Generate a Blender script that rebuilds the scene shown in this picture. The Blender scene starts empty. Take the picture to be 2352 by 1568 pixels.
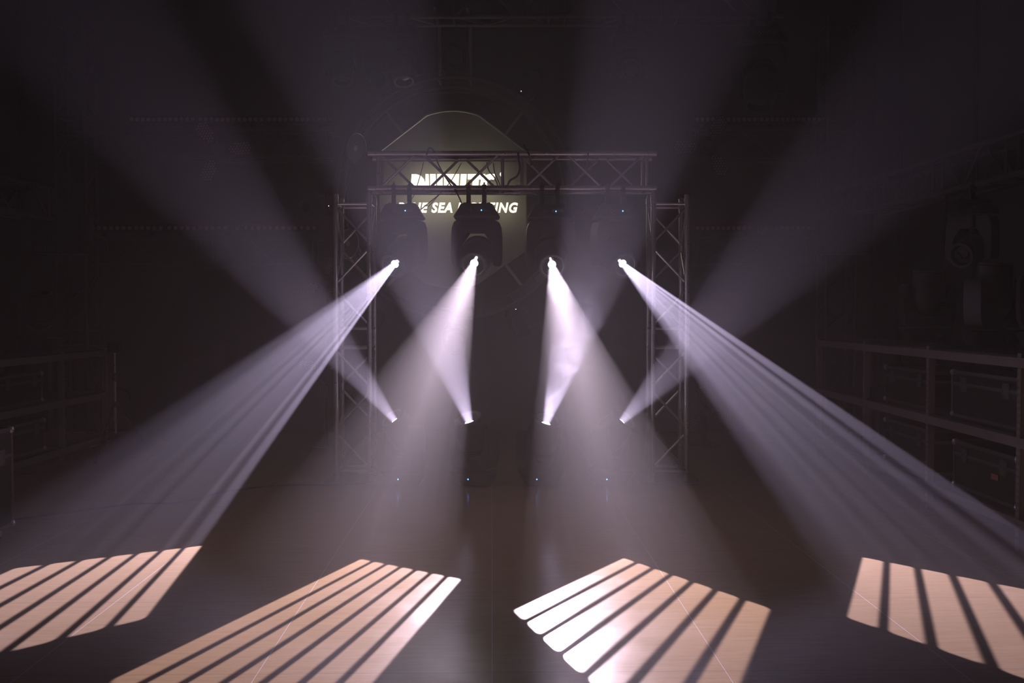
import bpy, bmesh, math, random
import numpy as np
from mathutils import Vector, Matrix
S=bpy.context.scene; C=S.collection
F=35/36*2352; PITCH=math.atan(66/F); CAMZ=1.75
def ray(px,py):
    x=(px-1176)/F; z=(784-py)/F; c,s=math.cos(PITCH),math.sin(PITCH)
    return Vector((x, c+z*s, -s+z*c))
def at(px,py,Y):
    d=ray(px,py); return Vector((0,0,CAMZ))+d*(Y/d.y)
def floor_at(px,py):
    d=ray(px,py); return Vector((0,0,CAMZ))+d*(-CAMZ/d.z)
cam=bpy.data.cameras.new('camera'); cam.sensor_width=36; cam.lens=35
co=bpy.data.objects.new('camera',cam); C.objects.link(co)
co.location=(0,0,CAMZ); co.rotation_euler=(math.pi/2-PITCH,0,0); S.camera=co
vs=S.view_settings; vs.view_transform='Standard'; vs.look='None'; vs.exposure=0; vs.gamma=1; vs.use_curve_mapping=False
cy=S.cycles
cy.max_bounces=5; cy.diffuse_bounces=2; cy.glossy_bounces=2; cy.volume_bounces=3; cy.transmission_bounces=2
cy.caustics_reflective=False; cy.caustics_refractive=False; cy.sample_clamp_indirect=4; cy.use_denoising=True
W=bpy.data.worlds.new('world'); S.world=W; W.use_nodes=True
nt=W.node_tree; nt.nodes.clear()
wo=nt.nodes.new('ShaderNodeOutputWorld'); vsn=nt.nodes.new('ShaderNodeVolumeScatter')

vsn.inputs['Anisotropy'].default_value=0.3; vsn.inputs['Color'].default_value=(1,1,1,1)
def haze_density():
    # smoke hangs thickest over the stage and thins out towards the walls and the viewer
    N=nt.nodes; K=nt.links.new
    g=N.new('ShaderNodeNewGeometry'); a=N.new('ShaderNodeVectorMath'); a.operation='MULTIPLY_ADD'
    K(g.outputs['Position'],a.inputs[0]); a.inputs[1].default_value=[1/s for s in HS]; a.inputs[2].default_value=[-c/s for c,s in zip(HC,HS)]
    d=N.new('ShaderNodeVectorMath'); d.operation='DOT_PRODUCT'; K(a.outputs[0],d.inputs[0]); K(a.outputs[0],d.inputs[1])
    p=N.new('ShaderNodeMath'); p.operation='POWER'; p.inputs[0].default_value=1/math.e; K(d.outputs['Value'],p.inputs[1])
    m=N.new('ShaderNodeMath'); m.operation='MULTIPLY_ADD'; K(p.outputs[0],m.inputs[0]); m.inputs[1].default_value=HD; m.inputs[2].default_value=HB
    K(m.outputs[0],vsn.inputs['Density'])
HC,HS,HD,HB=(0,9.05,.9),(2.5,3.3,2.8),.080,.018
haze_density()
W.cycles.homogeneous_volume=False
W.cycles.volume_step_size=1.0
cy.volume_step_rate=7; cy.volume_max_steps=64
nt.links.new(vsn.outputs[0],wo.inputs['Volume'])
BW=.75
def c4(x,y): return (x/2,1220+y/2)
def c5(x,y): return (1150+x/1.957,1220+y/1.957)
# (px,py,u,v)
def R(conv,k,x,y,v): return (*conv(x,y),k+BW,v)
def L(conv,k,x,y,v): return (*conv(x,y),k,v)
P={}
P[1]=[R(c4,6,928,65,1),R(c4,5,830,77,1),R(c4,4,722,91,1),R(c4,3,612,104,1),R(c4,2,488,119,1),R(c4,1,350,136,1),R(c4,0,193,153,1),
 L(c4,6,520,437,0),L(c4,5,305,487,0),L(c4,4,45,552,0)]
P[2]=[R(c4,0,1707,133,1),R(c4,1,1767,150,1),R(c4,2,1830,163,1),R(c4,3,1895,178,1),R(c4,4,1967,190,1),R(c4,5,2040,205,1),R(c4,6,2120,215,1),
 L(c4,0,508,694,.0)]+[(*c4(x,690),k+(1+BW)/2,None) for k,x in enumerate((640,840,1035,1215,1400,1590))]+[(*c4(1690,690),6+BW,None)]
P[3]=[R(c5,k,x,y,1) for k,(x,y) in enumerate([(605,138),(675,160),(753,188),(845,220),(948,258),(1070,300),(1215,345)])]+\
 [L(c5,k,x,y,0) for k,(x,y) in enumerate([(55,357),(118,408),(193,480),(283,567),(388,658)])]
P[4]=[L(c5,0,1628,117,1),R(c5,0,1722,133,1),L(c5,1,1750,141,1),R(c5,1,1855,160,1),L(c5,2,1885,167,1),R(c5,2,2005,190,1),L(c5,3,2048,200,1),R(c5,3,2190,228,1),L(c5,4,2232,236,1),
 L(c5,0,1553,385,0),R(c5,0,1703,437,0),L(c5,1,1735,450,0),R(c5,1,1915,512,0),L(c5,2,1960,525,0),R(c5,2,2185,600,0),L(c5,3,2235,620,0)]
def homography(pts):
    """floor (X,Y,1) -> gobo (u,v), least squares"""
    rows=[]
    for px,py,u,v in pts:
        p=floor_at(px,py); x=np.array([p.x,p.y-6,1.0])
        rows.append(np.concatenate([x,np.zeros(3),-(u/7)*x]))
        if v is not None: rows.append(np.concatenate([np.zeros(3),x,-v*x]))
    _,_,vt=np.linalg.svd(np.array(rows)); H=vt[-1].reshape(3,3)
    H[:,2]-=H[:,1]*6
    return H
UPOW,LPOW=4900,1750
UW={1:1.08,2:.77,3:.80,4:1.08}; LW={1:.85,2:.95,3:.88,4:.62}
# ---------------------------------------------------------------- materials
def mat(name,col,rough=.6,metal=0.0,emit=None,es=0.0,bump=None,var=0.0,spec=None):
    m=bpy.data.materials.new(name); m.use_nodes=True; N=m.node_tree.nodes; K=m.node_tree.links.new; m.cycles.emission_sampling='NONE'
    p=N['Principled BSDF']; p.inputs['Base Color'].default_value=(*col,1); p.inputs['Roughness'].default_value=rough; p.inputs['Metallic'].default_value=metal
    if spec is not None: p.inputs['Specular IOR Level'].default_value=spec
    if emit: p.inputs['Emission Color'].default_value=(*emit,1); p.inputs['Emission Strength'].default_value=es
    if var or bump:
        tc=N.new('ShaderNodeTexCoord'); nz=N.new('ShaderNodeTexNoise'); nz.inputs['Scale'].default_value=bump or 30; nz.inputs['Detail'].default_value=3
        K(tc.outputs['Object'],nz.inputs['Vector'])
        if var:
            mr=N.new('ShaderNodeMapRange'); mr.inputs['To Min'].default_value=max(.02,rough-var); mr.inputs['To Max'].default_value=min(1,rough+var)
            K(nz.outputs['Fac'],mr.inputs['Value']); K(mr.outputs[0],p.inputs['Roughness'])
        if bump:
            b=N.new('ShaderNodeBump'); b.inputs['Strength'].default_value=.15; b.inputs['Distance'].default_value=.002; K(nz.outputs['Fac'],b.inputs['Height']); K(b.outputs[0],p.inputs['Normal'])
    return m
M={}
M['alu']=mat('brushed_aluminium',(.68,.655,.635),.30,.9,var=.08)
M['black']=mat('black_fixture_plastic',(.028,.027,.029),.42,bump=220,var=.06)
M['void']=mat('flocked_black_tube',(.004,.004,.004),1,spec=0)
M['dark']=mat('black_powder_coat',(.03,.03,.03),.5,var=.08)
M['grey']=mat('grey_plastic',(.10,.10,.105),.5)
M['darkalu']=mat('black_anodised_aluminium',(.13,.125,.125),.45,.6)
M['darksteel']=mat('dull_steel_edging',(.16,.155,.16),.5,.6)
M['steel']=mat('zinc_plated_steel',(.5,.5,.52),.35,.8)
M['rack']=mat('grey_painted_steel',(.22,.20,.205),.6,bump=90)
M['shelf']=mat('black_shelf_board',(.035,.033,.032),.7)
M['case']=mat('black_laminate',(.02,.02,.021),.45,bump=300)
M['cable']=mat('black_rubber_cable',(.02,.02,.02),.6)
M['board']=mat('sign_board',(.36,.34,.28),.7)
M['rim']=mat('sign_rim_metal',(.55,.52,.45),.3,.8)
M['letter']=mat('lit_letter',(.9,.9,.85),.5,emit=(1,.93,.74),es=2.1)
def lens_mat():
    # clear front glass that glows: lets the lamp through and shows as a bright disc
    m=bpy.data.materials.new('lit_lens'); m.use_nodes=True; t=m.node_tree; t.nodes.clear(); N=t.nodes; m.cycles.emission_sampling='NONE'
    o=N.new('ShaderNodeOutputMaterial'); a=N.new('ShaderNodeAddShader'); e=N.new('ShaderNodeEmission'); e.inputs['Color'].default_value=(.96,.93,1,1); e.inputs['Strength'].default_value=14
    tr=N.new('ShaderNodeBsdfTransparent'); t.links.new(e.outputs[0],a.inputs[0]); t.links.new(tr.outputs[0],a.inputs[1]); t.links.new(a.outputs[0],o.inputs['Surface']); return m
M['lens']=lens_mat()
M['led_blue']=mat('blue_status_led',(.1,.3,.8),.3,emit=(.10,.35,1),es=8)
M['led_white']=mat('white_status_led',(.8,.8,.9),.3,emit=(.85,.9,1),es=10)
M['glass']=mat('dark_lens_glass',(.05,.05,.06),.25,spec=.5)
M['pixel']=mat('frosted_led_pixel',(.35,.30,.28),.4)
M['drape']=mat('dark_wall_paint',(.085,.078,.075),.8)
M['ceil']=mat('dark_ceiling_paint',(.05,.048,.047),.85)
M['wheel']=mat('dark_rubber',(.025,.025,.025),.7)
M['paper']=mat('reddish_label',(.45,.20,.18),.7)
M['white']=mat('print_grey',(.3,.3,.3),.6)
def floor_mat():
    m=bpy.data.materials.new('floor_boards'); m.use_nodes=True; N=m.node_tree.nodes; K=m.node_tree.links.new; p=N['Principled BSDF']
    tc=N.new('ShaderNodeTexCoord')
    mp=N.new('ShaderNodeMapping'); mp.inputs['Scale'].default_value=(1.2,11,1); K(tc.outputs['Object'],mp.inputs['Vector'])
    g=N.new('ShaderNodeTexNoise'); g.inputs['Scale'].default_value=3.2; g.inputs['Detail'].default_value=6; g.inputs['Roughness'].default_value=.62; K(mp.outputs[0],g.inputs['Vector'])
    cr=N.new('ShaderNodeValToRGB'); cr.color_ramp.elements[0].position=.3; cr.color_ramp.elements[0].color=(.43,.295,.158,1); cr.color_ramp.elements[1].position=.7; cr.color_ramp.elements[1].color=(.515,.368,.205,1)
    K(g.outputs['Fac'],cr.inputs['Fac'])
    # pale scuffs
    s=N.new('ShaderNodeTexNoise'); s.inputs['Scale'].default_value=1.6; s.inputs['Detail'].default_value=5; s.inputs['Roughness'].default_value=.6
    K(tc.outputs['Object'],s.inputs['Vector'])
    sr=N.new('ShaderNodeMapRange'); sr.inputs['From Min'].default_value=.56; sr.inputs['From Max'].default_value=.75; sr.inputs['To Max'].default_value=.22; K(s.outputs['Fac'],sr.inputs['Value'])
    mx=N.new('ShaderNodeMixRGB'); K(sr.outputs[0],mx.inputs['Fac']); K(cr.outputs[0],mx.inputs['Color1']); mx.inputs['Color2'].default_value=(.55,.43,.34,1)
    # seams of the 1.22 m boards
    sx=N.new('ShaderNodeSeparateXYZ'); K(tc.outputs['Object'],sx.inputs[0])
    def mt(op,a,b=None):
        n=N.new('ShaderNodeMath'); n.operation=op
        for i,q in enumerate((a,b)):
            if q is None: continue
            if isinstance(q,(int,float)): n.inputs[i].default_value=q
            else: K(q,n.inputs[i])
        return n.outputs[0]
    def seam(c,off,w,p):
        f=mt('FRACT',mt('ADD',mt('DIVIDE',mt('ADD',c,off),p),20)); d=mt('ABSOLUTE',mt('SUBTRACT',f,.5)); return mt('GREATER_THAN',d,.5-w/p)
    sxm=seam(sx.outputs['X'],SEAMX,.0016,1.14); sym=seam(sx.outputs['Y'],SEAMY,.0022,1.22)
    m1=N.new('ShaderNodeMixRGB'); K(sxm,m1.inputs['Fac']); K(mx.outputs[0],m1.inputs['Color1']); m1.inputs['Color2'].default_value=(.75,.70,.68,1)
    m2=N.new('ShaderNodeMixRGB'); K(mt('MULTIPLY',sym,.6),m2.inputs['Fac']); K(m1.outputs[0],m2.inputs['Color1']); m2.inputs['Color2'].default_value=(.16,.11,.09,1)
    K(m2.outputs[0],p.inputs['Base Color'])
    rr=N.new('ShaderNodeMapRange'); rr.inputs['From Min'].default_value=.3; rr.inputs['From Max'].default_value=.7; rr.inputs['To Min'].default_value=.18; rr.inputs['To Max'].default_value=.26; p.inputs['Specular IOR Level'].default_value=.85
    K(s.outputs['Fac'],rr.inputs['Value']); K(rr.outputs[0],p.inputs['Roughness'])
    b=N.new('ShaderNodeBump'); b.inputs['Strength'].default_value=.08; b.inputs['Distance'].default_value=.001; K(g.outputs['Fac'],b.inputs['Height']); K(b.outputs[0],p.inputs['Normal'])
    return m
# ---------------------------------------------------------------- mesh helpers
class MB:
    def __init__(s): s.bm=bmesh.new()
    def tube(s,a,b,r,n=10,caps=True):
        a,b=Vector(a),Vector(b); d=b-a
        if d.length<1e-6: return s
        q=d.to_track_quat('Z','Y').to_matrix().to_4x4(); q.translation=(a+b)/2
        bmesh.ops.create_cone(s.bm,cap_ends=caps,segments=n,radius1=r,radius2=r,depth=d.length,matrix=q); return s
    def path(s,pts,r,n=7,closed=False):
        pts=[Vector(p) for p in pts]; rings=[]; k=len(pts); up=None
        for i,p in enumerate(pts):
            if closed: t=pts[(i+1)%k]-pts[i-1]
            else: t=pts[min(i+1,k-1)]-pts[max(i-1,0)]
            t.normalize()
            if up is None: up=t.orthogonal().normalized()
            up=(up-t*up.dot(t)); up=up.normalized() if up.length>1e-6 else t.orthogonal().normalized()
            sd=t.cross(up)
            rings.append([s.bm.verts.new(p+(up*math.cos(2*math.pi*j/n)+sd*math.sin(2*math.pi*j/n))*r) for j in range(n)])
        rng=range(k) if closed else range(k-1)
        for i in rng:
            A,B=rings[i],rings[(i+1)%k]
            for j in range(n): s.bm.faces.new((A[j],A[(j+1)%n],B[(j+1)%n],B[j]))
        if not closed:
            s.bm.faces.new(rings[0][::-1]); s.bm.faces.new(rings[-1])
        return s
    def box(s,c,size,M4=None,bevel=0):
        m=Matrix.Translation(Vector(c))@(M4 or Matrix())@Matrix.Diagonal((*size,1))
        r=bmesh.ops.create_cube(s.bm,size=1,matrix=m)
        if bevel: bmesh.ops.bevel(s.bm,geom=list({e for v in r['verts'] for e in v.link_edges}),offset=bevel,segments=2,affect='EDGES',profile=.6)
        return s
    def lathe(s,prof,M4=None,n=24):
        M4=M4 or Matrix(); rings=[]
        for r,z in prof:
            if r<1e-6: rings.append([s.bm.verts.new(M4@Vector((0,0,z)))])
            else: rings.append([s.bm.verts.new(M4@Vector((r*math.cos(2*math.pi*j/n),r*math.sin(2*math.pi*j/n),z))) for j in range(n)])
        for A,B in zip(rings,rings[1:]):
            for j in range(n):
                a,b=A[j%len(A)],A[(j+1)%len(A)]; c,d=B[(j+1)%len(B)],B[j%len(B)]
                f=[]
                for v in (a,b,c,d):
                    if v not in f: f.append(v)
                if len(f)>2: s.bm.faces.new(f)
        return s
    def prism(s,pts,y0,y1,M4=None):
        """outline in local XZ, extruded along Y"""
        M4=M4 or Matrix(); A=[s.bm.verts.new(M4@Vector((x,y0,z))) for x,z in pts]; B=[s.bm.verts.new(M4@Vector((x,y1,z))) for x,z in pts]
        n=len(pts); s.bm.faces.new(A); s.bm.faces.new(B[::-1])
        for i in range(n): s.bm.faces.new((A[i],B[i],B[(i+1)%n],A[(i+1)%n]))
        return s
    def loft(s,secs,M4=None,n=28,e=5.0):
        """rounded rectangles (z,hx,hy) skinned along Z"""
        M4=M4 or Matrix(); R=[]
        for z,hx,hy in secs:
            ring=[]
            for j in range(n):
                t=2*math.pi*(j+.5)/n; c,q=math.cos(t),math.sin(t)
                ring.append(s.bm.verts.new(M4@Vector((hx*math.copysign(abs(c)**(2/e),c),hy*math.copysign(abs(q)**(2/e),q),z))))
            R.append(ring)
        for A,B in zip(R,R[1:]):
            for j in range(n): s.bm.faces.new((A[j],A[(j+1)%n],B[(j+1)%n],B[j]))
        s.bm.faces.new(R[0][::-1]); s.bm.faces.new(R[-1]); return s
    def build(s,name,m,parent=None,smooth=True,bevel=0):
        if bevel: bmesh.ops.bevel(s.bm,geom=[e for e in s.bm.edges if e.calc_face_angle(0)>.6],offset=bevel,segments=2,affect='EDGES',profile=.6)
        bmesh.ops.recalc_face_normals(s.bm,faces=s.bm.faces)
        me=bpy.data.meshes.new(name); s.bm.to_mesh(me); s.bm.free()
        me.materials.append(m if not isinstance(m,str) else M[m])
        if smooth:
            for f in me.polygons: f.use_smooth=True
            me.set_sharp_from_angle(angle=math.radians(38))
        o=bpy.data.objects.new(name,me); C.objects.link(o)
        if parent: o.parent=parent
        return o
def tag(o,label,cat,group=None,kind=None):
    o['label']=label; o['category']=cat
    if group: o['group']=group
    if kind: o['kind']=kind
    return o
def thing(name,label,cat,loc=(0,0,0),rot=None,group=None,scale=1):
    o=bpy.data.objects.new(name,None); C.objects.link(o); o.location=loc; o.empty_display_size=.1
    if rot is not None: o.rotation_euler=rot
    o.scale=(scale,)*3
    return tag(o,label,cat,group)
def struct(o): o['kind']='structure'; return o
def copy_tree(o,parent=None):
    c=o.copy(); C.objects.link(c); c.parent=parent
    for ch in list(o.children): copy_tree(ch,c)
    return c
def axes(z,x):
    """matrix whose local Z is z and local X as near x as possible"""
    z=z.normalized(); x=(x-z*x.dot(z)).normalized(); y=z.cross(x)
    return Matrix((x,y,z)).transposed().to_4x4()
# ---------------------------------------------------------------- the room
YAW=-.0201
SEAMX,SEAMY=0.0,-4.80
def slab(name,a,b,m):
    return struct(MB().box([(a[i]+b[i])/2 for i in range(3)],[b[i]-a[i] for i in range(3)]).build(name,m,smooth=False))
XL,XR,YB,YF,ZC=-7.2,5.3,14.6,-2.5,6.6
M['floor']=floor_mat()
fl=MB().box(((XL+XR)/2,(YB+YF)/2,-.1),(XR-XL+3,YB-YF+2,.2)).build('floor',M['floor'],smooth=False); struct(fl)
fl.rotation_euler.z=-YAW
slab('ceiling',(XL-.2,YF-.2,ZC),(XR+.2,YB+.2,ZC+.2),M['ceil'])
slab('wall_back',(XL-.2,YB,0),(XR+.2,YB+.2,ZC),M['drape']); slab('wall_front',(XL-.2,YF-.2,0),(XR+.2,YF,ZC),M['drape'])
slab('wall_left',(XL-.2,YF,0),(XL,YB,ZC),M['drape']); slab('wall_right',(XR,YF,0),(XR+.2,YB,ZC),M['drape'])
for k,y in enumerate((4.2,6.6,9.0,11.4,13.6)):
    struct(MB().box((XR-.02,y,ZC/2),(.04,.05,ZC),bevel=.008).build('trim_%d'%(k+1),M['ceil'],smooth=False))
# ---------------------------------------------------------------- truss
def truss(name,label,A,B,side,up,w,h,cat='truss',group=None,cr=.028,br=.0135,each=True,bay=1.5,n=12,joints=True,flip=False,caps=True,m='alu'):
    """box truss from A to B: A/B are the centre line of one corner chord; the others lie at side*w and up*h"""
    A,B=Vector(A),Vector(B); side=Vector(side).normalized(); up=Vector(up).normalized(); L=(B-A).length; d=(B-A)/L
    t=thing(name,label,cat,A,group=group); O=lambda s,a,b: d*s+side*(w*a)+up*(h*b)
    for a in (0,1):
        for b in (0,1): MB().tube(O(0,a,b),O(L,a,b),cr,n).build('chord',m,t)
    nb=max(1,round(L/bay)); bl=L/nb; lace=MB()
    def brace(p,q,r=br):
        if each: MB().tube(p,q,r,8).build('brace',m,t)
        else: lace.tube(p,q,r,6)
    for k in range(nb):
        s0=k*bl+.10; s1=(k+1)*bl-.10
        for (fa,fb) in (((0,0),(0,1)),((1,0),(1,1)),((0,0),(1,0)),((0,1),(1,1))):
            for s in (s0,s1): brace(O(s,*fa),O(s,*fb),br*1.15)
            nd=3; st=(s1-s0)/nd; ph=(fa==(1,0) or fa==(0,1)) ^ flip
            for i in range(nd):
                u0,u1=s0+i*st+.03,s0+(i+1)*st-.03
                x,y=(fa,fb) if (i%2==0)^ph else (fb,fa)
                brace(O(u0,*x),O(u1,*y))
    if not each: lace.build('lacing',m,t)
    if joints:
        for k in range(0,nb+1):
            if k in (0,nb) and not caps: continue
            for a in (0,1):
                for b in (0,1):
                    s=min(max(k*bl,.045),L-.045) if k in (0,nb) else k*bl
                    if k in (0,nb): MB().lathe([(0,s-.045),(.9*cr,s-.045),(1.14*cr,s-.038),(1.14*cr,s+.038),(.9*cr,s+.045),(0,s+.045)],Matrix.Translation(O(0,a,b))@axes(d,up),12).build('coupler',m,t)
                    else: MB().lathe([(0,s-.075),(1.16*cr,s-.075),(1.16*cr,s-.045),(1.02*cr,s-.043),(1.02*cr,s+.043),(1.16*cr,s+.045),(1.16*cr,s+.075),(0,s+.075)],Matrix.Translation(O(0,a,b))@axes(d,up),12).build('coupler',m,t)
    return t
YT,YR=10.25,10.60
zt=at(1176,352.5,YT).z; zb=at(1176,432,YT).z
x0=at(845,432,YT).x; x1=at(1508,432,YT).x
beam=truss('truss_beam','horizontal aluminium box truss carrying the four hung moving heads',(x0,YT,zb),(x1,YT,zb),(0,1,0),(0,0,1),YR-YT,zt-zb,group='goalpost truss')
ztop=at(1176,446,YT).z
for nm,pa,pb,side in (('left',771.5,849,1),('right',1500,1577.5,1)):
    xa=at(pa,700,YT).x; xb=at(pb,700,YT).x
    t=truss('truss_tower','%s upright aluminium truss tower of the goalpost, %s'%(nm,'behind the leftmost spotlight beam' if nm=='left' else 'behind the rightmost spotlight beam'),(xa,YT,.012),(xa,YT,ztop),(xb-xa,0,0),(0,1,0),abs(xb-xa),YR-YT,group='goalpost truss',flip=(nm=='left'))
    MB().box(((xb-xa)/2,(YR-YT)/2,-.006),(.62,.62,.012),bevel=.003).build('base_plate','steel',t)
    ix=xb-xa if nm=='left' else 0
    for dy in (0,YR-YT): MB().tube((ix,dy,ztop-.012),(ix,dy,zb-.012-.02),.02,12).build('spigot','steel',t)
# ---------------------------------------------------------------- moving heads
HL,APEX=.235,.25
def spot(name,parent,loc,direction,color,power,angle,blend,gobo=None,radius=.009):
    l=bpy.data.lights.new(name,'SPOT'); o=bpy.data.objects.new(name,l); C.objects.link(o)
    o.location=loc; o.rotation_euler=direction.to_track_quat('-Z','Y').to_euler()
    l.energy=power; l.color=color; l.spot_size=angle; l.spot_blend=blend; l.shadow_soft_size=radius
    if gobo is not None:
        H,wl=gobo; Lx,Ly,Lz=wl
        R3=H@np.array([[-Lz,0,Lx],[0,-Lz,Ly],[0,0,1.0]]); R3=R3/np.linalg.norm(R3)
        l.use_nodes=True; t=l.node_tree; N=t.nodes; K=t.links.new; em=N['Emission']; g=N.new('ShaderNodeNewGeometry')
        def dot(vec):
            n=N.new('ShaderNodeVectorMath'); n.operation='DOT_PRODUCT'; K(g.outputs['Incoming'],n.inputs[0]); n.inputs[1].default_value=vec; return n.outputs['Value']
        def m(op,a,b=None,clamp=False):
            n=N.new('ShaderNodeMath'); n.operation=op; n.use_clamp=clamp
            for i,s in enumerate((a,b)):
                if s is None: continue
                if isinstance(s,(int,float)): n.inputs[i].default_value=s
                else: K(s,n.inputs[i])
            return n.outputs[0]
        d3=dot(R3[2]); u=m('MULTIPLY',m('DIVIDE',dot(R3[0]),d3),7.0); v=m('DIVIDE',dot(R3[1]),d3)
        fu=m('SUBTRACT',m('SUBTRACT',u,m('FLOOR',u)),BW/2); AS=12.0; r=.2
        qx=m('MAXIMUM',m('ADD',m('SUBTRACT',m('ABSOLUTE',fu),BW/2),r),0); qy=m('MAXIMUM',m('ADD',m('SUBTRACT',m('MULTIPLY',m('ABSOLUTE',m('SUBTRACT',v,.5)),AS),AS/2),r),0)
        sd=m('SUBTRACT',m('SQRT',m('ADD',m('MULTIPLY',qx,qx),m('MULTIPLY',qy,qy))),r)
        mask=m('SUBTRACT',.5,m('DIVIDE',sd,.10),clamp=True)
        K(m('MULTIPLY',mask,m('MULTIPLY',m('GREATER_THAN',u,-.2),m('LESS_THAN',u,6.95))),em.inputs['Strength'])
    o.parent=parent; return o
def moving_head(label,mount,D,group=None,hung=True,drop=.525,scale=1.0,lit=True,led='led_blue',clamps=None,roll=None,name='moving_head',cat='stage light',lr=1.0):
    """local frame hangs from its mount at the origin; a floor unit is the same thing turned over about the view axis"""
    roll=(0 if hung else math.pi) if roll is None else roll
    rot=Matrix.Rotation(roll,4,'Y'); Dl=(rot.inverted()@D).normalized()
    t=thing(name,label,cat,mount,(0,roll,0),group,scale)
    # base
    MB().loft([(-.005,.150,.120),(0,.162,.130),(-.012,.170,.138),(-.055,.192,.150),(-.105,.224,.165),(-.128,.236,.168),(-.143,.225,.160),(-.150,.13,.11)][1:],e=6).build('base','black',t)
    for x in (-.12,.12): MB().loft([(.0,.026,.03),(.020,.022,.026),(.026,.015,.018)]).build('foot','grey',t).location=(x,0,-.004)
    pn=MB().box((0,0,0),(.115,.006,.05),Matrix.Rotation(.32,4,'X'),bevel=.002).build('display','dark',t); pn.location=(.07,-.158,-.070)
    bt=MB()
    for dx,dz in ((-.014,0),(.014,0),(0,.014),(0,-.014)): bt.box((dx,0,dz),(.008,.006,.008))
    bt.build('button_pad','white',t,False).location=(-.055,-.1635,-.072)
    ld=MB().lathe([(0,-.004),(.0055,-.002),(.006,.001),(0,.004)],Matrix.Rotation(math.pi/2,4,'X'),10).build('status_led',led,t); ld.location=(.052,-.168,-.072)
    # yoke turns to the tilt axis
    ax=Dl.cross(Vector((0,0,1))); ax=ax.normalized() if ax.length>.05 else Vector((1,0,0))
    if ax.x<0: ax=-ax
    pm=Matrix((ax,Vector((0,0,1)).cross(ax),Vector((0,0,1)))).transposed().to_4x4()
    p=drop
    out=[(.19,-.160),(.222,-.178),(.244,-.235),(.252,-.33),(.252,-p),(.246,-p-.075),(.225,-p-.10),(.186,-p-.10),(.176,-p-.06),(.176,-p+.04),(.160,-p+.13),(.085,-max(.21,p-.237))]
    pts=out+[(-x,z) for x,z in reversed(out)]
    MB().lathe([(0,-.165),(.11,-.165),(.115,-.150),(.09,-.143),(0,-.143)],n=20).build('pan_collar','dark',t)
    yk=MB().prism(pts,-.085,.085,pm).build('yoke','black',t,bevel=.012)
    pv=Vector((0,0,-p)); hm=Matrix.Translation(pv)@axes(Dl,ax)
    for sx in (-1,1): MB().lathe([(0,0),(.05,0),(.05,.020),(.03,.026),(0,.026)],pm@Matrix.Translation((sx*.155,0,-p))@Matrix.Rotation(sx*math.pi/2,4,'Y'),16).build('tilt_knuckle','dark',t)
    hd=MB().lathe([(0,-.215),(.075,-.212),(.12,-.195),(.150,-.15),(.165,-.07),(.168,.0),(.163,.07),(.148,.13),(.142,.150),(.142,.212),(.132,.222),(.108,.224)],hm,32).build('head','black',t)
    MB().lathe([(.108,.224),(.104,.215),(.088,.17),(.036,-.03),(0,-.03)],hm,32).build('inner_tube','void',hd)
    MB().lathe([(.132,.222),(.136,.234),(.126,HL),(.110,.232),(.107,.222)],hm,32).build('front_ring','dark',hd)
    fin=MB()
    for z in (-.13,-.105,-.08): fin.lathe([(.150,z-.006),(.172,z-.004),(.172,z+.004),(.150,z+.006)],hm,28)
    fin.build('cooling_fin','dark',hd)
    if lit: MB().lathe([(0,.180),(.020*lr,.179),(.034*lr,.175),(.040*lr,.170)],hm,24).build('lens','lens',hd)
    else: MB().lathe([(0,.200),(.05,.196),(.098,.176),(.098,.17)],hm,28).build('lens','glass',hd)
    if clamps:
        for x in clamps[0]:
            cl=MB().box((x,clamps[2],(clamps[1]-.02)/2+.0),(.046,.035,clamps[1]-.03),bevel=.004)
            if clamps[2]: cl.box((x,clamps[2]/2,.012),(.05,abs(clamps[2])+.05,.02))
            cm=Matrix.Translation((x,clamps[2],clamps[1]))@Matrix.Rotation(math.pi/2,4,'Y')
            cl.lathe([(.0265,-.022),(.037,-.022),(.037,.022),(.0265,.022),(.0265,-.022)],cm,20)
            cl.tube((x,clamps[2]-.03,clamps[1]-.03),(x,clamps[2]-.075,clamps[1]-.045),.008,8).tube((x,clamps[2]-.03,clamps[1]+.03),(x,clamps[2]+.01,clamps[1]+.055),.008,8)
            cl.build('clamp','dark',t)
    return t,hd,pv,Dl
UP={1:('leftmost hung moving head, beaming down to the far left stripes',.80),2:('second hung moving head from the left, below the lit letters',1.0),
    3:('third hung moving head from the left, its side rimmed by sign light',1.0),4:('rightmost hung moving head, beaming down to the far right stripes',.80)}
LENS={1:(906,607),2:(1089,605),3:(1268,608),4:(1431,606)}
UCOL={1:(.80,.67,1.0),2:(1,.79,1),3:(1,.79,1),4:(.80,.67,1.0)}
for k in P:
    H=homography(P[k]); Hi=np.linalg.inv(H)
    fp=lambda u,v: Vector(((Hi@np.array([u,v,1]))/(Hi@np.array([u,v,1]))[2]).tolist()[:2]+[0])
    T=fp(.48,.5); Lp=at(*LENS[k],YT-.2)
    for _ in range(30):
        D=(T-Lp).normalized(); Lp=at(*LENS[k],YT-.03+D.y*.18)
    piv=Lp-D*.18; mount=piv+Vector((0,0,.525))
    cz=zb-mount.z
    t,hd,pv,Dl=moving_head(UP[k][0],mount,D,'moving heads hung from the goalpost beam',clamps=((-.085,.075),cz,YT-piv.y))
    ap=piv+D*(HL-APEX+.012)
    ang=max((e-ap).angle(D) for e in (fp(0,0),fp(.96,0),fp(.96,1),fp(0,1)))
    spot('profile_lamp',t,pv+Dl*(HL-APEX+.012),Dl,UCOL[k],UPOW*UP[k][1]/UP[1][1]*UW[k],2*ang+.05,.05,(H,ap))
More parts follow.
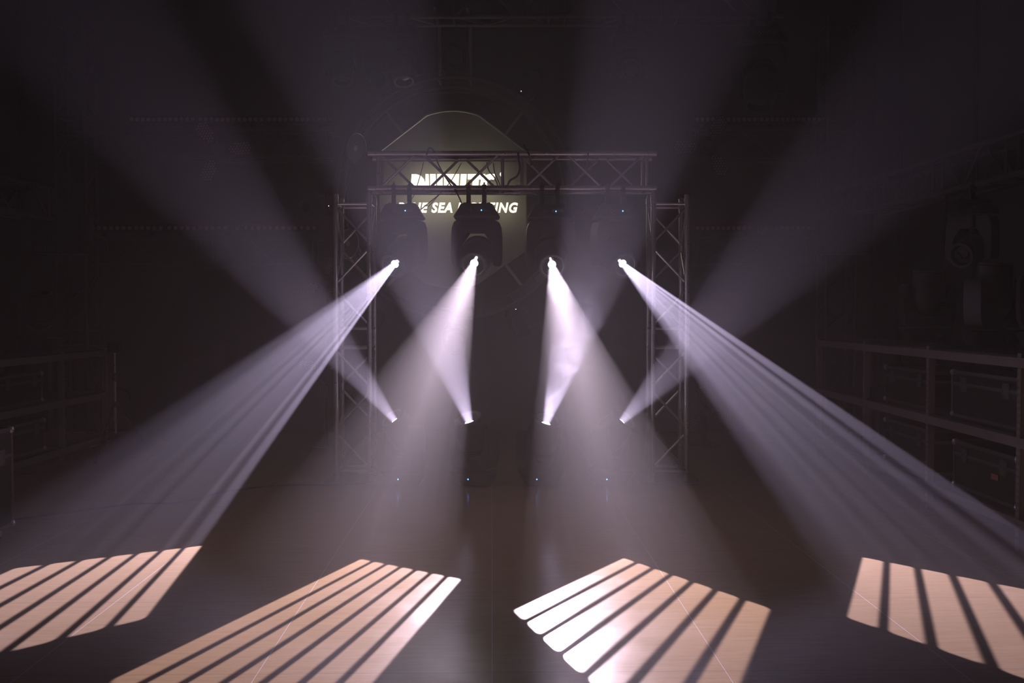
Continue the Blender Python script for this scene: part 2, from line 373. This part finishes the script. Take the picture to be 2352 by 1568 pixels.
LOW={1:(908,965,-34,9,'leftmost floor moving head, beaming up past the left tower'),2:(1078,968,-15.5,11,'second floor moving head from the left, beaming up and left'),
     3:(1254,971,15,10.5,'third floor moving head from the left, beaming up and right'),4:(1427,967,39,10.5,'rightmost floor moving head, beaming up past the right tower')}
for k,(px,py,a,h,lab) in LOW.items():
    a=math.radians(a); D=Vector((math.sin(a),-.42,math.cos(a))).normalized()
    Lp=at(px,py,10.0); piv=Lp-D*.18; dr=min(max(piv.z,.43),.50)
    t,hd,pv,Dl=moving_head(lab,(piv.x,10.03,.022),D,'moving heads standing on the floor',hung=False,drop=piv.z-.022,lr=1.2)
    spot('wash_lamp',t,pv+Dl*(HL-APEX+.012),Dl,(.82,.67,1),LPOW*LW[k],2*math.radians(h+1),.45,None)
# ---------------------------------------------------------------- the lit sign in its ring
YS=13.0
def sp(x,y): # point of the sign drawing (crop of the photo, 7.35x) on the sign plane
    p=at(900+x/7.35,380+y/7.35,YS-.03); return (p.x,p.z)
sg=at(1043,455,YS); t=thing('illuminated_sign','dark eight-sided sign board with white lit lettering behind the truss','sign',sg)
def bp(px,py): p=at(px,py,YS)-sg; return (p.x,p.z)
arc=lambda y,dy,sgn: [bp(978+122*i/8, y+dy*(abs(i-4)/4)**2) for i in range(9)]
top=arc(250,11,1); bot=[bp(1100-122*i/8,660-11*(abs(i-4)/4)**2) for i in range(9)]
outl=[bp(870,345)]+top+[bp(1209,345),bp(1209,572)]+bot+[bp(870,572)]
MB().prism(outl,.13,.20).build('board','board',t,False)
rim=MB(); rim.path([(x,.12,z) for x,z in outl],.014,6,closed=True); rim.build('rim','rim',t)
def poly(pts,depth=.018):
    m=MB().prism([(sp(*p)[0]-sg.x,sp(*p)[1]-sg.z) for p in pts],-.045-depth,-.028); return m
logo=MB()
for pts in ([(345,160),(425,160),(480,178),(520,205),(548,240),(562,290),(568,340),(560,400),(540,440),(505,455),(325,455)],
            [(578,158),(628,158),(634,330),(630,455),(578,455),(572,300)],
            [(652,158),(746,158),(752,455),(656,455)],[(772,158),(858,158),(864,455),(772,455)],[(884,158),(1142,158),(1124,455),(886,455)],
            [(1168,158),(1268,158),(1244,455),(1148,455)],
            [(1285,158),(1580,158),(1555,245),(1472,245),(1458,455),(1356,455),(1366,245),(1285,245)],
            [(1495,325),(1505,262),(1545,205),(1600,170),(1660,155),(1738,156),(1746,190),(1722,252),(1680,242),(1640,255),(1612,288),(1606,330),(1640,385),(1610,455),(1490,455)]):
    logo.prism([(sp(*p)[0]-sg.x,sp(*p)[1]-sg.z) for p in pts],-.115,-.080)
rc=[(sp(1862+28*math.cos(a),160+32*math.sin(a))[0]-sg.x,-.095,sp(1862+28*math.cos(a),160+32*math.sin(a))[1]-sg.z) for a in [2*math.pi*i/20 for i in range(20)]]
logo.path(rc,.008,6,closed=True)
logo.build('logo_lettering','letter',t,False)
cu=bpy.data.curves.new('lettering','FONT'); cu.body='BLUE SEA LIGHTING'; cu.size=1; cu.shear=.22; cu.offset=.036; cu.extrude=.03; cu.resolution_u=4; cu.space_character=1.13
tmp=bpy.data.objects.new('lettering',cu); C.objects.link(tmp); bpy.context.view_layer.update()
me=bpy.data.meshes.new_from_object(tmp.evaluated_get(bpy.context.evaluated_depsgraph_get())); bpy.data.objects.remove(tmp); bpy.data.curves.remove(cu)
xs=[v.co.x for v in me.vertices]; ys=[v.co.y for v in me.vertices]
a=at(914,489.3,YS-.05); b=at(1189.5,465.8,YS-.05)
for v in me.vertices:
    x,y,z=v.co; v.co=(a.x+(x-min(xs))/(max(xs)-min(xs))*(b.x-a.x)-sg.x,-.095-z*.5,a.z+(y-min(ys))/(max(ys)-min(ys))*(b.z-a.z)-sg.z)
me.name='text_lettering'; me.materials.clear(); me.materials.append(M['letter']); lo=bpy.data.objects.new('text_lettering',me); C.objects.link(lo); lo.parent=t
st=MB()
for px,py in [(955,412),(985,420),(1025,415),(1060,415),(1100,425),(1130,412),(935,478),(1000,478),(1060,478),(1120,478),(1175,478)]:
    q=at(px,py,YS)-sg; MB().tube((q.x,.14,q.z),(q.x,-.085,q.z),.006,6).build('stand_off','rim',t)
R0=277/F*YS; R1=255/F*YS
for ang in (52,128,232,308):
    c,s=math.cos(math.radians(ang)),math.sin(math.radians(ang)); MB().box((1.26*c,.16,1.26*s),(.42,.05,.035),Matrix.Rotation(-math.radians(ang),4,'Y'),bevel=.004).build('bracket','rim',t)
rt=thing('ring_truss','large circular metal truss framing the lit sign','truss',sg)
def circ(r,y,n=72): return [(r*math.cos(2*math.pi*i/n),y,r*math.sin(2*math.pi*i/n)) for i in range(n)]
for r,y in ((R0,.06),(R1,.06),(R0,.34),(R1,.34)): MB().path(circ(r,y),.022,8,True).build('chord','darkalu',rt)
lc=MB()
for i in range(24):
    a0,a1=2*math.pi*i/24,2*math.pi*(i+1)/24; q=lambda r,a_,y:(r*math.cos(a_),y,r*math.sin(a_))
    lc.tube(q(R0,a0,.06),q(R1,a0,.06),.009,6).tube(q(R0,a0,.34),q(R1,a0,.34),.009,6).tube(q(R0,a0,.06),q(R0,a1,.34),.009,6).tube(q(R1,a0,.34),q(R1,a1,.06),.009,6)
lc.build('lacing','darkalu',rt)
ZT=at(1176,38,12.1).z
for px in (1010,1080):
    xx=at(px,100,13.2).x-sg.x; zl=math.sqrt(R0**2-xx**2)
    MB().tube((xx,.2,zl-.01),(xx,.2,ZT+.2-sg.z),.027,10).build('hanging_pipe','alu',rt)
    MB().tube((xx,.2,ZT+.2-sg.z),(xx,-.56,ZT+.2-sg.z),.02,8).build('hanger_arm','alu',rt)
    MB().tube((xx,.055,zl-.012),(xx,.345,zl-.012),.02,8).build('ring_bracket','alu',rt)
# small moving heads round the ring, mounts facing the ring
ringlab=['small black moving head at the top of the sign ring','small black moving head at the upper right of the sign ring, white status light lit','small black moving head on the right of the sign ring',
 'small black moving head at the lower right of the sign ring, white status light lit','small black moving head at the bottom of the sign ring','small black moving head at the lower left of the sign ring','small black moving head on the left of the sign ring, white status light lit','small black moving head at the upper left of the sign ring']
for k,ang in enumerate((0,33,90,152,180,214,268,327)):
    a_=math.radians(ang); r=R0+.02; n=Vector((math.sin(a_),0,math.cos(a_)))
    D=(n*.55+Vector((0,-.8,-.2))).normalized()
    rl=math.atan2(-n.x,-n.z)
    moving_head(ringlab[k],sg+n*(r+.012)+Vector((0,.2,0)),D,'moving heads on the sign ring',scale=.62,lit=False,led='led_white' if k in (1,3,6) else 'glass',roll=rl,drop=.45)
# ---------------------------------------------------------------- rear and side trusses
YB1=13.05
def rx(px,Y=YB1): return at(px,700,Y).x
def rz(py,Y=YB1): return at(1176,py,Y).z
for lab,pa,pb,py in (('upper left rear truss with a dark LED bar row above it',205,772,362),('lower left rear truss under a row of LED bars',205,735,610),
                     ('upper right rear truss with a three-petal fan light on its end',1586,1888,362),('lower right rear truss under a row of LED bars',1588,1888,610)):
    truss('truss_beam',lab,(rx(pa),YB1,rz(py)),(rx(pb),YB1,rz(py)),(0,1,0),(0,0,1),.35,.36,group='rear truss grid',each=False,m='darkalu',n=8,joints=False)
towers=[]
for lab,pa,pb in (('rear left truss tower standing by the left wall',131,199),('rear right truss tower standing by the right wall',1897,1965)):
    xa,xb=rx(pa),rx(pb); tw=truss('truss_tower',lab,(xa,YB1,.012),(xa,YB1,5.6),(1,0,0),(0,1,0),xb-xa,.36,group='rear truss grid',each=False,m='darkalu',n=8,joints=False)
    MB().box(((xb-xa)/2,.18,-.006),(.6,.6,.012)).build('base_plate','steel',tw)
xg=rx(1897)+.19; xgl=rx(199)-.02
truss('truss_beam','side truss running along the right wall above the rack',(xg+.34,6.2,2.98),(xg-.10,YB1-.03,2.98),(1,0,0),(0,0,1),.35,.36,group='side trusses',each=False,m='darkalu',n=8,joints=False)
truss('truss_beam','side truss running along the left wall',(xgl-.52,6.2,2.9),(xgl-.36,12.2,2.9),(1,0,0),(0,0,1),.35,.36,group='side trusses',each=False,m='darkalu',n=8,joints=False)
for lab,X,Y0 in (('truss tower holding up the right side truss, out at the frame edge',xg+.34,6.25),('truss tower holding up the left side truss, out at the frame edge',xgl-.52,6.25)):
    z1=2.95 if X>0 else 2.87
    tw=truss('truss_tower',lab,(X,Y0,.012),(X,Y0,z1),(1,0,0),(0,1,0),.35,.35,group='side trusses',each=False,m='darkalu',n=8,joints=False)
    MB().box((.175,.175,-.006),(.6,.6,.012)).build('base_plate','steel',tw)
ct=truss('truss_beam','overhead truss across the top edge of the frame',(at(762,38,12.1).x,12.1,ZT),(at(1800,38,12.1).x,12.1,ZT),(0,1,0),(0,0,1),.35,.36,group='overhead truss',each=False,m='darkalu',n=10,joints=False)
for s in (.4,2.9,5.1): MB().tube((s,.175,.36),(s,.175,ZC-ZT),.008,6).build('hanging_cable','cable',ct)
# LED bars standing on the rear trusses
def led_bar(label,x,z,L,group):
    t=thing('led_bar',label,'stage light',(x,YB1+.02,z),group=group)
    MB().box((0,0,.105),(L,.09,.11),bevel=.01).build('housing','black',t)
    n=12; ls=MB()
    for i in range(n): ls.lathe([(0,-.012),(.024,-.008),(.028,0)],Matrix.Translation((-L/2+L*(i+.5)/n,-.045,.105))@Matrix.Rotation(math.pi/2,4,'X')@Matrix.Diagonal((1,1,-1,1)),14)
    ls.build('lens_row','pixel',t)
    for sx in (-1,1): MB().box((sx*L*.32,0,.025),(.05,.08,.05),bevel=.004).build('bracket','dark',t)
def bar_row(lab,pa,pb,n,py):
    xa,xb=rx(pa),rx(pb); L=(xb-xa)/n
    o=['leftmost','second','third','last'] if n>2 else ['left','right']
    for i in range(n): led_bar('%s black LED bar on the %s'%(o[i],lab),xa+L*(i+.5),rz(py)+.36+.025,L*.97,'LED bars on the rear trusses')
bar_row('upper left rear truss',300,770,3,362); bar_row('lower left rear truss',207,733,3,610); bar_row('upper right rear truss',1590,1885,2,362); bar_row('lower right rear truss',1592,1885,2,610)
# three-petal fan lights
def fan_light(label,px,py,Y,start,petals=3,s=1.0):
    c=at(px,py,Y); t=thing('fan_light',label,'stage light',c,group='three-petal fan lights',scale=s)
    MB().lathe([(0,-.075),(.05,-.07),(.075,-.045),(.08,0),(.06,.05),(0,.05)],Matrix.Rotation(-math.pi/2,4,'X'),20).build('hub','grey',t)
    for k in range(petals):
        a_=start+2*math.pi*k/petals; R_=Matrix.Rotation(-a_,4,'Y')
        out=[(.11,0),(.16,.055),(.27,.085),(.37,.075),(.44,.03),(.45,0),(.44,-.03),(.37,-.075),(.27,-.085),(.16,-.055)]
        pt=MB().prism(out,-.02,.03,R_).build('petal','black',t,bevel=.006)
        px_=MB()
        for i in range(8):
            for j in range(-2,3):
                x=.15+.038*i+(.019 if j%2 else 0); z=.032*j
                if abs(z)<.085*math.sin(min(1,(x-.10)/.17)*math.pi/2)*(1 if x<.34 else max(0,1-((x-.34)/.11)**2))-.008: px_.lathe([(0,-.032),(.012,-.028),(.0155,-.020)],R_@Matrix.Translation((x,0,z))@Matrix.Rotation(-math.pi/2,4,'X'),6)
        px_.build('pixel_panel','pixel',pt)
    MB().box((0,.09,0),(.05,.1,.05)).build('mount','dark',t)
fan_light('fan light with honeycomb petals on the upper right rear truss',1624,336,YB1-.15,math.radians(62))
fan_light('fan light with honeycomb petals on the upper left rear truss',502,346,YB1-.15,math.radians(5))
fan_light('fan light left of the left goalpost tower, higher of two',748,650,YB1-.15,math.radians(80),s=.8)
fan_light('fan light left of the left goalpost tower, lower of two',742,856,YB1-.15,math.radians(30),s=.8)
fan_light('fan light right of the right goalpost tower',1622,945,YB1-.15,math.radians(100),s=.8)
for lab,x_,z0_,z1_ in (('thin black pole carrying two fan lights left of the goalpost',rx(745),.0,rz(640)),('thin black pole carrying the fan light right of the goalpost',rx(1622),.0,rz(930))):
    t=thing('light_pole',lab,'pole',(x_,YB1+.03,0)); MB().tube((0,0,.02),(0,0,z1_),.022,10).build('tube','dark',t); MB().lathe([(0,0),(.22,0),(.22,.012),(.05,.02),(0,.02)],n=24).build('base','dark',t)
# round reflector discs by the ring and the left tower
for lab,px,py,rx_,Y in (('tilted round disc left of the sign ring, above the goalpost',816,340,.19,12.6),('tilted round disc seen through the left goalpost tower',798,560,.19,12.6)):
    t=thing('reflector_disc',lab,'stage light',at(px,py,Y)); t.rotation_euler=(math.radians(8),0,math.radians(58))
    A=Matrix.Rotation(math.pi/2,4,'X')
    MB().lathe([(0,-.03),(rx_*.9,-.03),(rx_,-.02),(rx_,.015),(rx_*.96,.02),(rx_*.95,.0),(0,.0)],A,32).build('dish','dark',t)
    MB().lathe([(0,.012),(.035,.01),(.04,.0)],A,16).build('hub','pixel',t)
    MB().lathe([(rx_*.955,.021),(rx_*.985,.026),(rx_,.016)],A,32).build('rim','alu',t)
    MB().box((0,.11,0),(.05,.16,.05)).build('mount','dark',t)
# heads hung from the overhead truss
dn=lambda x,y,z: Vector((x,y,z)).normalized()
for lab,px,scl in (('big dark moving head hanging at the top right of the frame',1748,1.25),('dark moving head hanging at the top edge left of centre',925,.9),('moving head at the top edge above the sign ring, its lens paler',1447,.95),('moving head at the far left end of the overhead truss',785,.9)):
    x=at(px,60,12.1).x
    moving_head(lab,Vector((x,12.1,ZT-.025-.115*scl)),dn(.1 if px<1000 else -.15,-.35,-1) if px!=1447 else dn(0,-1,-.25),'moving heads on the overhead truss',scale=scl,lit=False,led='glass',clamps=((-.085,.075),.115+.025/scl,0))
# slotted black boxes on the rear towers
for lab,px in (('black box with a slotted grille by the rear left tower',145),('black box with a slotted grille by the rear right tower',1937)):
    c=at(px,538,YB1-.42); t=thing('speaker_box',lab,'speaker',c,group='slotted boxes on the rear towers')
    MB().box((0,0,0),(.62,.4,.5),bevel=.02).build('cabinet','black',t)
    for r in (range(0,8),range(9,17)):
        g=MB()
        for i in r: g.box((-.26+.0325*i,-.205,-.19),(.012,.012,.075))
        g.box((-.26+.0325*(r[0]+r[-1])/2,-.202,-.155),(.0325*(len(r)-1)+.012,.010,.006)); g.build('grille','grey',t,False)
    MB().box((0,.25,0),(.12,.16,.3)).build('bracket','dark',t)
# ---------------------------------------------------------------- racks, cases, stands
def rack(name,label,x,ys,depth,sgn,levels,holes=True):
    """long steel shelving: posts at ys, front face at x, going back by depth*sgn"""
    t=thing(name,label,'rack',(x,ys[0],0)); L=ys[-1]-ys[0]; ps=.055
    top=levels[-1]+.07
    for y in ys:
        for d in (0,depth):
            p=MB(); X=d*sgn; Y=y-ys[0]; th=.004
            s2=1 if d==0 else -1
            p.box((X,Y,top/2),(th,ps,top)); p.box((X+sgn*s2*ps/2,Y-ps/2+th/2,top/2),(ps,th,top))
            if d==0 and holes:
                n=int(top/.05)
                for k in range(1,n):
                    for q in (-.013,.013): p.box((X-sgn*.0025,Y+q,k*.05),(.001,.006,.022))
            po=p.build('post','rack',t,False); po.data.materials.append(M['case'])
            for f in list(po.data.polygons)[12:]: f.material_index=1
    for z in levels:
        for d in (0,depth):
            b=MB(); b.box((d*sgn+(.012 if d==0 else -.012)*sgn,L/2,z),(.03,L,.075),bevel=.004); b.build('beam','rack',t,False)
        for i in range(len(ys)-1): MB().box((sgn*depth/2,(ys[i]+ys[i+1])/2-ys[0],z+.045),(depth-.03,ys[i+1]-ys[i]-.07,.018)).build('shelf','shelf',t,False)
    for y in (ys[0],ys[-1]):
        for z in levels: MB().box((sgn*depth/2,y-ys[0],z),(depth,.03,.06)).build('side_beam','rack',t,False)
    return t
RX=3.70; LX=-5.28
rack('storage_rack','long grey slotted-steel shelving rack along the right wall',RX,(5.65,7.25,8.85,10.45,12.05),.75,1,(.20,.80,1.385))
rack('storage_rack','long grey steel shelving rack along the left wall',LX,(8.5,10.1,11.7,12.95),.75,-1,(.12,.68,1.225))
up=lambda x,y,z: dn(x,y,z)
for lab,x,y,D in (('dark moving head parked on the right rack, nearer of the two upright ones',RX+.36,8.42,up(.05,-.1,1)),('dark moving head parked on the right rack, farther upright one',RX+.36,9.75,up(.0,-.1,1)),('dark moving head on the right rack cut by the frame edge, head tipped',RX+.36,7.45,up(-.3,-1,.15))):
    moving_head(lab,Vector((x,y,1.385+.054+.024)),D,'moving heads parked on the right rack',hung=False,lit=False,led='glass',drop=.47,scale=1.0)
for lab,y in (('dark moving head parked on the left rack, nearer one',9.6),('dark moving head parked on the left rack, farther one',11.9)):
    moving_head(lab,Vector((LX-.36,y,1.225+.054+.024)),up(.15,-.3,1),'moving heads parked on the left rack',hung=False,lit=False,led='glass',drop=.47)
def road_case(label,c,size,group=None,wheels=False,lid=.72,tagc=None):
    """c: centre of the bottom; flight case with edge profiles, ball corners and latches"""
    w,d,h=size; b=.11 if wheels else 0
    t=thing('flight_case',label,'case',c,group=group)
    MB().box((0,0,b+h/2),(w-.012,d-.012,h-.012)).build('body','case',t,False)
    e=MB()
    for sx in (-1,1):
        for sy in (-1,1): e.box((sx*(w/2-.014),sy*(d/2-.014),b+h/2),(.03,.03,h-.05))
    for sz in (b+.014,b+h-.014):
        for s in (-1,1): e.box((0,s*(d/2-.014),sz),(w-.05,.03,.03)); e.box((s*(w/2-.014),0,sz),(.03,d-.05,.03))
    e.box((0,0,b+h*lid),(w+.006,d+.006,.028)); e.build('edge_profile','darksteel',t,False)
    for sx in (-1,1):
        for sy in (-1,1):
            for sz in (b+.018,b+h-.018): MB().lathe([(0,-.03),(.022,-.022),(.03,0),(.022,.022),(0,.03)],Matrix.Translation((sx*(w/2-.012),sy*(d/2-.012),sz)),12).build('ball_corner','steel',t)
    for s in (-.3,.3):
        for side in (-1,1):
            l=MB().box((side*(w/2+.004),s*d,b+h*lid-.0),(.010,.11,.12),bevel=.003)
            for a_ in (-.04,.04):
                for q in (-.045,.0,.045): l.lathe([(0,.006),(.006,.004),(.007,0)],Matrix.Translation((side*(w/2+.009),s*d+a_,b+h*lid+q))@Matrix.Rotation(side*math.pi/2,4,'Y'),8)
            l.build('latch','darksteel',t,False)
    if wheels:
        for sx in (-1,1):
            for sy in (-1,1):
                cx,cyy=sx*(w/2-.09),sy*(d/2-.09)
                ca=MB().box((cx,cyy,b-.006),(.09,.10,.012)); ca.box((cx-.022,cyy,b-.04),(.006,.06,.07)); ca.box((cx+.022,cyy,b-.04),(.006,.06,.07)); co_=ca.build('caster','steel',t,False)
                MB().lathe([(0,-.016),(.040,-.016),(.046,-.008),(.046,.008),(.040,.016),(0,.016)],Matrix.Translation((cx,cyy,.046))@Matrix.Rotation(math.pi/2,4,'Y'),20).build('wheel','wheel',co_)
    return t
fc=road_case('black wheeled flight case at the left frame edge',(-4.16,7.18,0),(.62,.95,.76),wheels=True)
fc.rotation_euler.z=0
for lab,y,z,s in (('black road case on the bottom shelf of the right rack, nearest',6.5,.254,(.55,1.2,.42)),('black road case on the bottom shelf of the right rack, second',8.05,.254,(.55,1.1,.40)),('black road case on the bottom shelf of the right rack, third',9.65,.254,(.55,1.1,.42)),
                  ('black road case on the middle shelf of the right rack, nearest',6.5,.854,(.55,1.15,.38)),('black road case on the middle shelf of the right rack, second',8.05,.854,(.55,1.2,.40)),('black road case on the middle shelf of the right rack, third',9.65,.854,(.55,1.1,.36))):
    c_=road_case(lab,(RX+.40,y,z),s,'road cases on the right rack')
    if 'bottom shelf' in lab and 'second' in lab: MB().box((-s[0]/2-.012,-.22,s[1]*0+.20),(.004,.11,.045)).build('paper_label','paper',c_,False)['label']='reddish paper label'
for lab,y,z,s in (('black road case on the bottom shelf of the left rack, nearer one',9.3,.174,(.55,1.1,.36)),('black road case on the bottom shelf of the left rack, farther one',10.9,.174,(.55,1.1,.36)),('black road case on the middle shelf of the left rack',10.9,.734,(.55,1.0,.34))):
    road_case(lab,(LX-.38,y,z),s,'road cases on the left rack')
# tripod stand
p=floor_at(266,1052); t=thing('tripod_stand','thin black tripod light stand near the left rack','stand',(p.x,p.y,0))
MB().tube((0,0,.30),(0,0,1.02),.018,12).build('tube','alu',t); MB().tube((0,0,.95),(0,0,1.28),.013,10).build('upper_tube','alu',t)
MB().lathe([(0,.93),(.03,.93),(.032,1.0),(.02,1.03),(0,1.03)],n=14).build('collar','dark',t)
MB().lathe([(0,.62),(.034,.62),(.036,.68),(0,.68)],n=14).build('leg_collar','dark',t)
for k in range(3):
    a_=math.radians(20+120*k); c_,s_=math.cos(a_),math.sin(a_)
    lg=MB().tube((c_*.03,s_*.03,.65),(c_*.42,s_*.42,.015),.012,8).build('leg','dark',t); MB().tube((c_*.02,s_*.02,.34),(c_*.22,s_*.22,.33),.008,6).build('brace','dark',t)
    MB().lathe([(0,0),(.018,0),(.018,.03),(0,.03)],Matrix.Translation((c_*.42,s_*.42,0)),10).build('rubber_foot','wheel',lg)
MB().box((.0,0,1.34),(.16,.10,.14),bevel=.015).build('control_box','black',t); MB().tube((.02,0,.86),(.16,0,.80),.012,8).tube((.16,0,.80),(.18,0,.70),.012,8).build('side_arm','dark',t)
# head on the right side truss with a pale lens, and cables hanging below
moving_head('moving head hung on the right side truss, its pale lens catching light',Vector((xg+.10,9.55,2.955-.14)),dn(-.75,-.55,-.25),lit=False,led='glass',clamps=((-.0,),.14,0),scale=.9,cat='stage light')
def cable(label,pts,r=.007,group=None,m='cable',nm='cable'):
    # smooth curve through the points
    P_=[Vector(q) for q in pts]; out=[]
    for i in range(len(P_)-1):
        p0,p1,p2,p3=P_[max(i-1,0)],P_[i],P_[i+1],P_[min(i+2,len(P_)-1)]
        for k in range(8):
            u=k/8; out.append(.5*((2*p1)+(p2-p0)*u+(2*p0-5*p1+4*p2-p3)*u*u+(3*p1-p0-3*p2+p3)*u**3))
    out.append(P_[-1]); o=MB().path(out,r,8).build(nm,m); return tag(o,label,'cable',group)
g='cables tied to the goalpost beam'
b=lambda px,py,Y=YT-.04: at(px,py,Y)
cable('cable looping over the top chord left of centre and down to the second head',[b(980,356),b(985,340),b(996,346),b(1006,375,10.42),b(1018,398,10.42),b(1032,420,10.42),b(1046,438,10.2),b(1054,452,10.1),b(1060,466,10.1)],group=g)
cable('thin cable down through the lit logo, toward the first head',[b(973,372,10.45),b(968,392,10.45),b(960,420,10.45),b(950,450,10.45),b(938,466,10.2)],.004,group=g)
cable('thin cable crossing the middle of the lit logo',[b(1060,374,10.45),b(1048,395,10.45),b(1034,418,10.45),b(1006,450,10.45),b(984,474,10.3)],.004,group=g)
cable('cable sagging beside the lit logo at the beam joint, left one',[b(1118,372,10.45),b(1123,392,10.45),b(1136,408,10.45),b(1144,428,10.45)],.006,group=g)
cable('cable sagging beside the lit logo at the beam joint, right one',[b(1133,374,10.45),b(1136,396,10.45),b(1143,412,10.45),b(1150,430,10.45)],.005,group=g)
cable('black cable bundle hanging over the beam joint',[b(1190,350),b(1191,366,10.2),b(1194,386,10.2),b(1188,404,10.2),b(1172,414,10.2),b(1166,425,10.2)],.010,group=g)
cable('cable draped over the top chord right of the joint',[b(1203,334,10.6),b(1208,343,10.35),b(1214,352,10.2),b(1218,366,10.2),b(1220,380,10.22)],.010,group=g)
cable('cable hanging over the top chord toward the fourth head',[b(1354,346,10.4),b(1351,353,10.2),b(1349,368,10.2),b(1348,386,10.25),b(1356,430,10.3)],.006,group=g)
cable('diagonal cable under the beam between first and second head',[b(1007,448,10.4),b(990,462,10.4),b(975,474,10.4),b(968,480,10.2)],.005,group=g)
cable('thin cable slanting down to the top of the right tower',[b(1508,400,10.4),b(1530,425,10.4),b(1552,448,10.4),b(1572,466,10.4)],.006,group=g)
cable('dark cable hanging from the right side truss, longer one',[(xg+.1,10.15,2.96),(xg+.07,10.1,2.5),(xg+.02,10.05,2.2),(xg-.05,10.0,1.9),(xg-.08,9.95,1.55),(xg-.04,9.9,1.46)],.014,'cables under the right side truss')
cable('dark cable hanging from the right side truss, short loop',[(xg+.05,9.5,2.96),(xg+.05,9.45,2.6),(xg+.0,9.4,2.3),(xg-.05,9.4,2.25),(xg-.08,9.45,2.32)],.014,'cables under the right side truss')
fp_=lambda px,py: floor_at(px,py)+Vector((0,0,.009))
cable('thin dark cable lying on the floor at left, curving toward the goalpost',[fp_(20,1196),fp_(150,1180),fp_(300,1160),fp_(420,1155),fp_(520,1130),fp_(660,1115),fp_(760,1116),fp_(840,1112)],.008)
# ---------------------------------------------------------------- drifting smoke in the crossing beams
def smoke(name,label,c,size,dens,scale):
    bm=bmesh.new(); bmesh.ops.create_icosphere(bm,subdivisions=3,radius=1)
    for v in bm.verts: v.co=Vector(v.co[i]*size[i] for i in range(3))
    me=bpy.data.meshes.new(name); bm.to_mesh(me); bm.free(); o=bpy.data.objects.new(name,me); C.objects.link(o); o.location=c
    m=bpy.data.materials.new('smoke'); m.use_nodes=True; t=m.node_tree; t.nodes.clear(); N=t.nodes; K=t.links.new
    out=N.new('ShaderNodeOutputMaterial'); vs_=N.new('ShaderNodeVolumeScatter'); vs_.inputs['Anisotropy'].default_value=.4; K(vs_.outputs[0],out.inputs['Volume'])
    tc=N.new('ShaderNodeTexCoord'); nz=N.new('ShaderNodeTexNoise'); nz.inputs['Scale'].default_value=scale; nz.inputs['Detail'].default_value=3.5; nz.inputs['Roughness'].default_value=.62; nz.inputs['Distortion'].default_value=.6; K(tc.outputs['Object'],nz.inputs['Vector'])
    def mt(op,a,b=None,c=None,cl=False):
        n=N.new('ShaderNodeMath'); n.operation=op; n.use_clamp=cl
        for i,q in enumerate((a,b,c)):
            if q is None: continue
            if isinstance(q,(int,float)): n.inputs[i].default_value=q
            else: K(q,n.inputs[i])
        return n.outputs[0]
    sc=N.new('ShaderNodeVectorMath'); sc.operation='DIVIDE'; K(tc.outputs['Object'],sc.inputs[0]); sc.inputs[1].default_value=size
    ln=N.new('ShaderNodeVectorMath'); ln.operation='DOT_PRODUCT'; K(sc.outputs[0],ln.inputs[0]); K(sc.outputs[0],ln.inputs[1])
    edge=mt('SUBTRACT',1,ln.outputs['Value'],cl=True)
    nn=mt('MULTIPLY',mt('SUBTRACT',nz.outputs['Fac'],.44,cl=True),dens/.12)
    K(mt('MULTIPLY',nn,edge),vs_.inputs['Density']); me.materials.append(m); m.cycles.volume_step_rate=.14
    m.cycles.homogeneous_volume=False
    return tag(o,label,'smoke',kind='stuff')
smoke('smoke','pale wisps of smoke drifting in the third beam from the left',at(1330,770,9.85),(.70,.5,.95),.30,4.5)
